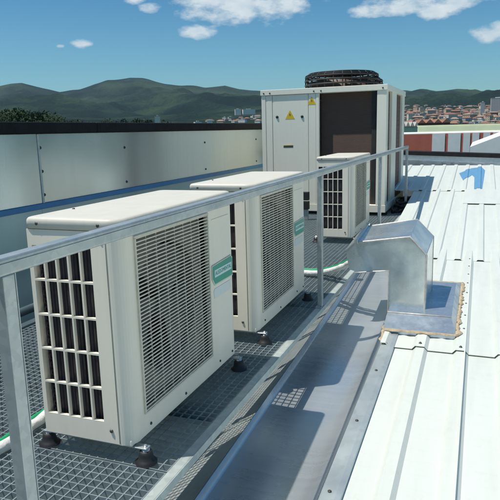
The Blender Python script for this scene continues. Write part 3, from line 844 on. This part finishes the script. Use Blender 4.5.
# coil of black hose and its wrinkled sheet beside the chiller foot
hs = empty('hose_coil', (7.2, -.06, GZ)); tag(hs, 'tangle of black hose lying at the foot of the big chiller', 'hose')
m = MB(); pts = []
for i in range(120):
    a = i*.19; rr_ = .17+.035*sin(i*.23); pts.append((-.25+.40*i/120+rr_*1.8*cos(a), -.04+rr_*.62*sin(a), .03+.02*sin(i*.31)+.0009*i))
m.tube(pts, .017, 8); m.build('hose', 'rubber', hs)
m = MB(); pts = wob([(-.5, .05, .02), (-.1, -.04, .06), (.5, .02, .03), (1.1, -.06, .06), (1.45, -.05, .02)], 10, .006); m.tube(pts, .025, 8); m.build('hose_end', 'rubber', hs)

# ------------------------------------------------------------------ far terrain
def table(pts): return [p[0] for p in pts], [p[1] for p in pts]
def ring(px_y):
    a, t = [], []
    for px, y in px_y:
        az, te = azel(px, y); a.append(az); t.append(te)
    o = np.argsort(a); return np.array(a)[o], np.array(t)[o]
rings = [  # (horizontal distance, silhouette as seen, roughness)
    (900, [(-300, 130), (0, 130), (180, 127), (260, 126), (405, 124.5), (500, 123.5), (800, 118)], .0),
    (1700, [(-300, 124), (0, 123), (180, 121.5), (260, 119), (330, 120), (405, 114), (500, 112), (800, 105)], .02),
    (2500, [(-300, 118), (0, 116), (60, 117), (120, 119), (180, 117), (260, 111), (330, 112), (405, 107.5), (450, 107), (500, 105), (800, 98)], .05),
    (3500, [(-300, 106), (-60, 112), (0, 105), (40, 102), (80, 104), (120, 111), (165, 107), (205, 97), (235, 99), (262, 101), (330, 104), (405, 102), (440, 100), (500, 101), (800, 96)], .16),
    (4400, [(-300, 108), (0, 110), (60, 106), (110, 98), (150, 96), (200, 102), (262, 104), (330, 104), (405, 101), (470, 99), (500, 100), (800, 97)], .16),
    (6000, [(-400, 90), (-100, 92), (-40, 88), (0, 86.5), (10, 84.5), (22, 84), (40, 88.5), (60, 93), (80, 90.5), (95, 85.5), (110, 81.5), (130, 78.5), (142, 79), (150, 80.5), (165, 84), (180, 86), (195, 86), (205, 88), (225, 85.5), (240, 90), (260, 92), (300, 90), (350, 93), (405, 94), (415, 92.5), (430, 93.5), (445, 92.5), (455, 91), (467, 90), (480, 92), (500, 91.5), (560, 93), (800, 88)], .1),
    (9000, [(-400, 118), (0, 116), (250, 116), (800, 116)], .0)]
RR = [(r, *ring(p), q) for r, p, q in rings]
def hgt(r, az):
    hs_ = [-8, -8] + [CAM[2]+rr_*np.interp(az, a, t) for rr_, a, t, q in RR]
    rs = [0, 350] + [x[0] for x in RR]; qs = [0, 0]+[x[3] for x in RR]
    r = min(r, 8999)
    i = max(k for k in range(len(rs)) if rs[k] <= r); i = min(i, len(rs)-2)
    t = (r-rs[i])/(rs[i+1]-rs[i]); t = t*t*(3-2*t) if i >= 4 else t
    h = hs_[i]+(hs_[i+1]-hs_[i])*t; q = qs[i]+(qs[i+1]-qs[i])*t
    return h, q
m = MB(); NA, rl = 720, [0, 60, 150, 300, 450, 600, 750, 900]+[900+80*i for i in range(1, 66)]+[6300, 6800, 7500, 9000, 14000]
rows = []
for r in rl:
    row = []
    for j in range(NA+1):
        az = R(-60)+R(160)*j/NA
        h, q = hgt(r, az)
        x, y = CAM[0]+r*cos(az), CAM[1]+r*sin(az)
        p = Vector((x, y, 0))/900
        if q > 0:
            f = noise.fractal(p, .9, 2.1, 7)
            rid = 1-abs(noise.noise(p*1.7+Vector((5, 3, 2))))*2
            gul = 1-abs(noise.noise(p*3.9+Vector((2, 7, 1))))*2.2
            near_edge = min(1, abs(r-6000)/700)
            h += (f*.7+rid*.6+gul*.22-.5)*q*520*(.05+.95*near_edge)*1.15 if r < 6100 else 0
        row.append(m.bm.verts.new((x, y, h)))
    rows.append(row)
for A, B in zip(rows, rows[1:]):
    for j in range(NA):
        if r == 0: continue
        try: f = m.bm.faces.new([A[j], B[j], B[j+1], A[j+1]]); f.smooth = True
        except ValueError: pass
def hillmat():
    m_, nt, b = mat('forest_hills')
    co = worldpos(nt, (.001, .001, .001))
    n = noi(nt, co, 1.7, 12, .66); n2 = noi(nt, co, 5, 10, .7); n3 = noi(nt, co, 60, 6, .7)
    mx = nd(nt, 'ShaderNodeMix', data_type='FLOAT'); mx.inputs[0].default_value = .25; lk(nt, n, mx.inputs[2]); lk(nt, n3, mx.inputs[3])
    c = ramp(nt, mx.outputs[0], [(.41, (.003, .012, .012)), (.47, (.010, .030, .020)), (.57, (.048, .082, .038))])  # darkest stop also puts slope shadow into the forest colour
    k = ramp(nt, n2, [(.62, (0, 0, 0)), (.70, (.6,)*3)])
    mc = nd(nt, 'ShaderNodeMix', data_type='RGBA'); lk(nt, k, mc.inputs[0]); lk(nt, c, mc.inputs[6]); mc.inputs[7].default_value = (.10, .09, .055, 1)
    lk(nt, mc.outputs[2], b.inputs['Base Color']); b.inputs['Roughness'].default_value = 1; b.inputs['Specular IOR Level'].default_value = .1
    bump(nt, b, n3, 1, 25)
    return m_
MT['hill'] = hillmat()
m.build('hills', 'hill')['kind'] = 'structure'
g = MB(); S = 14000; g.face([(-S, -S, -8.3), (S, -S, -8.3), (S, S, -8.3), (-S, S, -8.3)]); MT['ground'] = simple('plain_ground', (.12, .12, .09), (.07, .08, .05), .95, 0, .01, world=True)
g.build('ground', 'ground')['kind'] = 'structure'

# ------------------------------------------------------------------ town
def wallmat(name, c):
    m_, nt, b = mat(name)
    br = nt.nodes.new('ShaderNodeTexBrick'); br.offset = 0; br.inputs['Scale'].default_value = 1; br.inputs['Brick Width'].default_value = 3.4; br.inputs['Row Height'].default_value = 3.1
    br.inputs['Mortar Size'].default_value = .95; br.inputs['Mortar Smooth'].default_value = 0
    tc = nt.nodes.new('ShaderNodeTexCoord'); sx = nt.nodes.new('ShaderNodeSeparateXYZ'); lk(nt, tc.outputs['Object'], sx.inputs[0])
    ad = nd(nt, 'ShaderNodeMath', operation='ADD'); lk(nt, sx.outputs[0], ad.inputs[0]); lk(nt, sx.outputs[1], ad.inputs[1])
    cb_ = nt.nodes.new('ShaderNodeCombineXYZ'); lk(nt, ad.outputs[0], cb_.inputs[0]); lk(nt, sx.outputs[2], cb_.inputs[1]); lk(nt, cb_.outputs[0], br.inputs['Vector'])
    br.inputs['Color1'].default_value = (.05, .06, .07, 1); br.inputs['Color2'].default_value = (.14, .13, .12, 1); br.inputs['Mortar'].default_value = (*c, 1)
    lk(nt, br.outputs['Color'], b.inputs['Base Color']); b.inputs['Roughness'].default_value = .9
    return m_
walls = [wallmat('render_%d' % i, c) for i, c in enumerate([(.80, .72, .58), (.66, .52, .38), (.85, .82, .76), (.50, .27, .18), (.66, .46, .32), (.46, .45, .44), (.85, .78, .60)])]
names = ['cream', 'ochre', 'white', 'brick red', 'tan', 'grey', 'pale yellow']
roofs = [simple('tile_%d' % i, c, None, .9, 0, .4, world=True) for i, c in enumerate([(.30, .15, .10), (.25, .13, .095), (.36, .23, .17), (.42, .40, .36), (.52, .50, .46)])]
protos = {}
def house(px, r, w, d, h, wi, ri, az=None, sink=3, label=None, group=None, cat='building', zoff=0):
    a = azel(px, 120)[0]
    x, y = CAM[0]+r*cos(a), CAM[1]+r*sin(a); z = hgt(r, a)[0]-sink+zoff
    key = (wi, ri, round(w), round(d), round(h))
    rot = a+(random.choice((0, .3, -.4, .7)) if az is None else az)
    root = empty('town_house', (x, y, z)); root.rotation_euler.z = rot
    if key in protos: wm, rm = protos[key]
    else:
        m = MB(); m.box((-d/2, -w/2, 0), (d/2, w/2, h)); o = m.build('wall', walls[wi], root); wm = o.data
        m = MB()
        if ri < 3:
            e_ = .5; rh = min(w, d)*.22
            b4 = [(-d/2-e_, -w/2-e_, h+.01), (d/2+e_, -w/2-e_, h+.01), (d/2+e_, w/2+e_, h+.01), (-d/2-e_, w/2+e_, h+.01)]
            r0, r1 = (0, -w/2+min(w, d)*.3, h+rh), (0, w/2-min(w, d)*.3, h+rh)
            m.face(b4[::-1]); m.face([b4[0], b4[1], r0]); m.face([b4[2], b4[3], r1]); m.face([b4[1], b4[2], r1, r0]); m.face([b4[3], b4[0], r0, r1])
        else:
            m.box((-d/2-.2, -w/2-.2, h+.01), (d/2+.2, w/2+.2, h+.7)); m.box((-d/5, -w/6, h+.71), (d/6, w/5, h+3))
        o = m.build('roof', roofs[ri], root); rm = o.data
        protos[key] = (wm, rm); o = None
        tag(root, label or 'distant %s building with %s roof in the hillside town' % (names[wi], 'a tiled' if ri < 3 else 'a flat'), cat, group or '%s houses of the distant town' % names[wi])
        return root
    for nm, me in (('wall', wm), ('roof', rm)):
        o = bpy.data.objects.new(nm, me); COL.objects.link(o); o.parent = root
    tag(root, label or 'distant %s building with %s roof in the hillside town' % (names[wi], 'a tiled' if ri < 3 else 'a flat'), cat, group or '%s houses of the distant town' % names[wi])
    return root
random.seed(11)
cnt = 0
for row, r in enumerate([800, 900, 1000, 1110, 1230, 1360, 1500, 1640, 1790, 1950, 2120, 2300]):
    px = 398+random.uniform(0, 5)
    while px < 508:
        w = random.choice((8, 11, 14, 20)) if r > 1000 else random.choice((7, 9, 12)); d = random.choice((10, 14)); h = random.choice((5, 6, 8, 8, 11, 14))
        if r < 1000: h = random.choice((5, 6))
        house(px, r+random.uniform(-40, 40), w, d, h, random.choice((0, 0, 1, 2, 2, 3, 3, 4, 4, 5, 6)), random.choice((0, 0, 1, 1, 2, 2, 3, 4)))
        px += w*594/r*random.uniform(1.0, 2.1); cnt += 1
for row, r in enumerate([1350, 1600, 1850]):
    px = 196+row*12+random.uniform(0, 5)
    while px < 268:
        w = random.choice((12, 16, 22)); house(px, r+random.uniform(-60, 60), w, 12, random.choice((4, 5, 7)), random.choice((0, 2, 2, 3, 4, 6)), random.choice((0, 1, 2, 3, 4)))
        px += w*594/r*random.uniform(1.1, 2.4); cnt += 1
house(157.5, 1300, 11, 10, 15, 6, 3, 0, 0, 'lone yellow building standing among the trees at left', 'lone')
house(249, 2150, 44, 16, 17, 2, 4, .2, 0, 'long white block above the distant town, left of the chiller', 'lone')
house(238, 2150, 20, 16, 20, 2, 4, .1, 0, 'squarish white tower block left of the long white one', 'lone')
house(497, 1500, 30, 20, 34, 5, 4, .1, 0, 'tall grey block at the right edge of the hillside town', 'lone')
house(482, 1450, 8, 10, 26, 5, 3, .1, 0, 'slim dark tower in the hillside town', 'lone')
for o in bpy.data.objects:
    if o.get('group') == 'lone': del o['group']

# nearer industrial sheds
def wallseg(nm, x, yl, yr, z0_, z1_, th, m_, parent):
    m = MB(); m.box((x, yr, z0_), (x+th, yl, z1_)); return m.build(nm, m_, parent)
fb = empty('factory_hall', (50, 0, -8)); tag(fb, 'terracotta factory hall with white vertical panels beyond the roof', 'building')
wallseg('wall', 0, 12, -14, 0, 8.5, 14, 'red', fb)
for a, b in ((2.62, 1.62), (1.38, .42), (.22, -.30), (-.46, -.98), (-1.28, -1.8), (-2.0, -2.6), (-3.0, -3.7), (-4.1, -4.9)):
    wallseg('white_panel', -.05, a, b, 5, 8.49, .05, 'white_clad', fb)
wallseg('roof', .02, 12, -14, 8.502, 8.56, 14.1, 'white_clad', fb)
sb = empty('long_shed', (62, 0, -8)); tag(sb, 'long low building with a plain beige parapet behind the factory', 'building')
wallseg('wall', 0, 4.95, -30, 0, 9.12, 20, 'beige', sb); wallseg('capping', -.1, 5.0, -30, 9.122, 9.22, 20.2, 'beige', sb)
def wh(nm, px, r, w, d, h, wm, rm, label):
    a = azel(px, 120)[0]; o = empty(nm, (CAM[0]+r*cos(a), CAM[1]+r*sin(a), -8)); o.rotation_euler.z = a+.12
    m = MB(); m.box((0, -w/2, 0), (d, w/2, h)); m.build('wall', wm, o)
    m = MB(); k = 5
    for i in range(k):
        y0_ = -w/2+w*i/k; m.prism([(-.3, y0_, h+.01), (-.3, y0_+w/k-.02, h+.01), (-.3, y0_+w/k*.5, h+.9)], (d+.6, 0, 0))
    m.build('roof', rm, o); tag(o, label, 'building'); return o
wh('warehouse', 430, 150, 9.2, 20, 9.9, roofs[1], roofs[0], 'dark red-brown roofed warehouse just above the beige parapet')
wh('warehouse', 408, 120, 4.0, 12, 9.2, 'beige', roofs[4], 'small pale shed at the left end of the beige parapet')
# white gabled roof poking up at right
ws = empty('white_shed', (30, 0, -8)); tag(ws, 'white pitched metal roof rising at the right edge before the striped factory', 'shed')
def fpx(px, py, X):
    d = fw + r2*(px-250)/F - u2*(py-250)/F; t = (X-CAM[0])/d[0]; return CAM+d*t
A_, B_ = fpx(470, 147, 30), fpx(506, 133.5, 30)
m = MB(); m.prism([(0, A_[1], A_[2]+8-.0), (0, B_[1], B_[2]+8), (0, B_[1]-3.2, A_[2]+8), (0, B_[1]-3.2, A_[2]+7.6), (0, A_[1], A_[2]+7.6)], (9, 0, 0)); m.build('roof', 'white_clad', ws)
m = MB(); m.box((.3, B_[1]-3, 0), (8.7, A_[1]-.2, A_[2]+7.6)); m.build('wall', 'white_clad', ws)

# ------------------------------------------------------------------ trees beyond the left parapet
def leafmat(name, c1, c2):
    m_, nt, b = mat(name); oi = nt.nodes.new('ShaderNodeNewGeometry')
    lk(nt, ramp(nt, oi.outputs['Random Per Island'], [(0, c1), (1, c2)]), b.inputs['Base Color']); b.inputs['Roughness'].default_value = .8; b.inputs['Specular IOR Level'].default_value = .2
    return m_
MT['leaf'] = leafmat('dark_leaves', (.016, .034, .014), (.034, .062, .022)); MT['bark'] = simple('bark', (.10, .07, .05), None, .9, 0, 4)
def make_tree(seed, hh, rad, base=.2):
    rnd = random.Random(seed)
    root = empty('tree'); t = MB()
    t.tube([(0, 0, 0), (.1, 0, hh*.3), (0, .1, hh*.6), (0, 0, hh*.9)], [.35, .26, .16, .05], 8)
    for k in range(7):
        a = rnd.uniform(0, 6.28); z = hh*rnd.uniform(.3, .7); t.tube([(0, 0, z), (cos(a)*rad*.4, sin(a)*rad*.4, z+hh*.1), (cos(a)*rad*.75, sin(a)*rad*.75, z+hh*.16)], [.12, .07, .02], 5)
    t.build('trunk', 'bark', root)
    c = MB(); clumps = []
    for k in range(26):
        z = rnd.uniform(base, 1); rr_ = rad*math.sqrt(max(.05, 1-((z-.5)/.55)**2))*rnd.uniform(.2, .95); a = rnd.uniform(0, 6.28)
        clumps.append((Vector((cos(a)*rr_, sin(a)*rr_, z*hh*.92)), rad*rnd.uniform(.25, .45)))
    for cc, cr in clumps:
        for i in range(170):
            v = Vector((rnd.gauss(0, 1), rnd.gauss(0, 1), rnd.gauss(0, .8))).normalized()*cr*rnd.uniform(.55, 1.1); p = cc+v
            u = Vector((rnd.gauss(0, 1), rnd.gauss(0, 1), rnd.gauss(0, 1))).normalized(); w = u.orthogonal().normalized(); s_ = rnd.uniform(.12, .24)
            c.face([p+u*s_, p+w*s_*.7, p-u*s_, p-w*s_*.7])
    c.build('crown', 'leaf', root); return root
tp = [make_tree(s, 12, r_) for s, r_ in ((1, 4.2), (2, 3.4), (3, 5.0))]
rndt = random.Random(5); spots = []
for px in (-24, -14, -6, 0, 6, 11, 16, 22, 28, 33, 39, 45, 51, 57, 64, 72, 82, 94, 106, 118, 132, 145, 168):
    r_ = rndt.uniform(150, 190); top = {True: 110.5, False: 115}[px < 45]+rndt.uniform(-2, 3)
    if px < 5: top -= 0
    if px > 60: top = 119.5+rndt.uniform(-1, 2)
    spots.append((px, r_, top))
used = set()
for i, (px, r_, top) in enumerate(spots):
    k = i % 3
    o = tp[k] if k not in used else copy_tree(tp[k]); used.add(k)
    a, te = azel(px, top); hh = CAM[2]+r_*te+8; s_ = hh/12
    o.location = (CAM[0]+r_*cos(a), CAM[1]+r_*sin(a), -8); o.scale = (s_*.95, s_*.95, s_); o.rotation_euler.z = rndt.uniform(0, 6)
    tag(o, 'dark bushy tree in the row beyond the left parapet', 'tree', 'trees beyond the left parapet')

# ------------------------------------------------------------------ air
import os
HAZE = 3.8e-5
m = MB(); m.box((-13000, -13000, -9.5), (13000, 13000, 900)); hz = m.build('haze', None); hz['kind'] = 'stuff'
hm = bpy.data.materials.new('haze'); hm.use_nodes = True; nt = hm.node_tree; nt.nodes.clear()
out = nt.nodes.new('ShaderNodeOutputMaterial'); pv = nt.nodes.new('ShaderNodeVolumePrincipled'); pv.inputs['Color'].default_value = (.55, .78, .9, 1); pv.inputs['Density'].default_value = HAZE; pv.inputs['Anisotropy'].default_value = .2
nt.links.new(pv.outputs[0], out.inputs['Volume']); hz.data.materials.clear(); hz.data.materials.append(hm)

# ------------------------------------------------------------------ sky, clouds and sun
SUN_EL = R(68.5); sdir = Vector((-.50, .866, 0)).normalized()     # horizontal direction towards the sun
SUN_AZ = math.atan2(sdir.y, sdir.x)
w = bpy.data.worlds.new('World'); sc.world = w; w.use_nodes = True; nt = w.node_tree; bg = nt.nodes['Background']
sky = nt.nodes.new('ShaderNodeTexSky'); sky.sky_type = 'NISHITA'; sky.sun_disc = False; sky.sun_elevation = SUN_EL; sky.sun_rotation = pi/2-SUN_AZ
sky.altitude = 100; sky.air_density = 1.0; sky.dust_density = .6; sky.ozone_density = 1.5
tint = nd(nt, 'ShaderNodeMix', data_type='RGBA', blend_type='MULTIPLY'); tint.inputs[0].default_value = 1; lk(nt, sky.outputs[0], tint.inputs[6])
tc = nt.nodes.new('ShaderNodeTexCoord'); sx = nt.nodes.new('ShaderNodeSeparateXYZ'); lk(nt, tc.outputs['Generated'], sx.inputs[0])
lk(nt, ramp(nt, sx.outputs[2], [(.02, (.58, .94, .98)), (.24, (.21, .62, .84)), (.6, (.60, .86, .92))]), tint.inputs[7])
at2 = nd(nt, 'ShaderNodeMath', operation='ARCTAN2'); lk(nt, sx.outputs[1], at2.inputs[0]); lk(nt, sx.outputs[0], at2.inputs[1])
asn = nd(nt, 'ShaderNodeMath', operation='ARCSINE'); lk(nt, sx.outputs[2], asn.inputs[0])
# domain warp so the edges billow
nz = nt.nodes.new('ShaderNodeTexNoise'); nz.inputs['Scale'].default_value = 26; nz.inputs['Detail'].default_value = 8; nz.inputs['Roughness'].default_value = .6
mpw = nt.nodes.new('ShaderNodeMapping'); mpw.inputs['Scale'].default_value = (1, 1, 2.2); lk(nt, tc.outputs['Generated'], mpw.inputs[0]); lk(nt, mpw.outputs[0], nz.inputs['Vector'])
def mth(op, a, b=None):
    n = nt.nodes.new('ShaderNodeMath'); n.operation = op
    for i, v in enumerate((a, b)):
        if v is None: continue
        if isinstance(v, (int, float)): n.inputs[i].default_value = v
        else: lk(nt, v, n.inputs[i])
    return n.outputs[0]
clouds = [(244, 6, 68, 17), (215, 2, 40, 12), (285, 4, 30, 12), (200, 31, 20, 7), (192, 33, 12, 5), (82, 44, 11, 4.5), (60, 46, 5, 2), (150, 8, 12, 5), (134, -1, 12, 5), (372, 10, 26, 7), (402, 6, 42, 9), (440, 9, 24, 9), (462, 2, 22, 6), (490, 34, 17, 8), (510, 30, 30, 10), (480, -6, 30, 7),
          (-120, 30, 60, 14), (640, 20, 70, 15), (800, -60, 90, 30), (-300, -80, 120, 40)]
acc = None
for cx_, cy_, hw, hh in clouds:
    a, te = azel(cx_, cy_); el = math.atan(te); wa, wh_ = hw/F*1.03, hh/F
    u = mth('MULTIPLY', mth('SUBTRACT', at2.outputs[0], a), 1/wa); v = mth('MULTIPLY', mth('SUBTRACT', asn.outputs[0], el), 1/wh_)
    dd = mth('SUBTRACT', 1, mth('ADD', mth('MULTIPLY', u, u), mth('MULTIPLY', v, v)))
    acc = dd if acc is None else mth('MAXIMUM', acc, dd)
acc = mth('MAXIMUM', acc, -1.2)
den = mth('ADD', acc, mth('MULTIPLY', mth('SUBTRACT', nz.outputs['Fac'], .5), 3.4))
mask = ramp(nt, den, [(.0, (0, 0, 0)), (.35, (.28,)*3), (1.0, (.9,)*3)])
n5 = nt.nodes.new('ShaderNodeTexNoise'); n5.inputs['Scale'].default_value = 40; n5.inputs['Detail'].default_value = 5; lk(nt, mpw.outputs[0], n5.inputs['Vector'])
cc = ramp(nt, n5.outputs['Fac'], [(.3, (5.6, 6.6, 7.2)), (.7, (7.6, 8.0, 8.2))])
mixc = nd(nt, 'ShaderNodeMix', data_type='RGBA'); lk(nt, mask, mixc.inputs[0]); lk(nt, tint.outputs[2], mixc.inputs[6]); lk(nt, cc, mixc.inputs[7])
lk(nt, mixc.outputs[2], bg.inputs['Color']); bg.inputs['Strength'].default_value = .10
sl = bpy.data.lights.new('sun', 'SUN'); sl.energy = 4.3; sl.angle = R(.53); sl.color = (1, .95, .87)
so = bpy.data.objects.new('sun', sl); COL.objects.link(so)
sd = Vector((sdir.x*cos(SUN_EL), sdir.y*cos(SUN_EL), sin(SUN_EL))); so.rotation_euler = sd.to_track_quat('Z', 'Y').to_euler()

vs = sc.view_settings; vs.view_transform = 'Standard'; vs.look = 'None'; vs.gamma = 1; vs.use_curve_mapping = False; vs.exposure = .17
sc.cycles.max_bounces = 8; sc.cycles.volume_bounces = 0
bpy.context.view_layer.update()
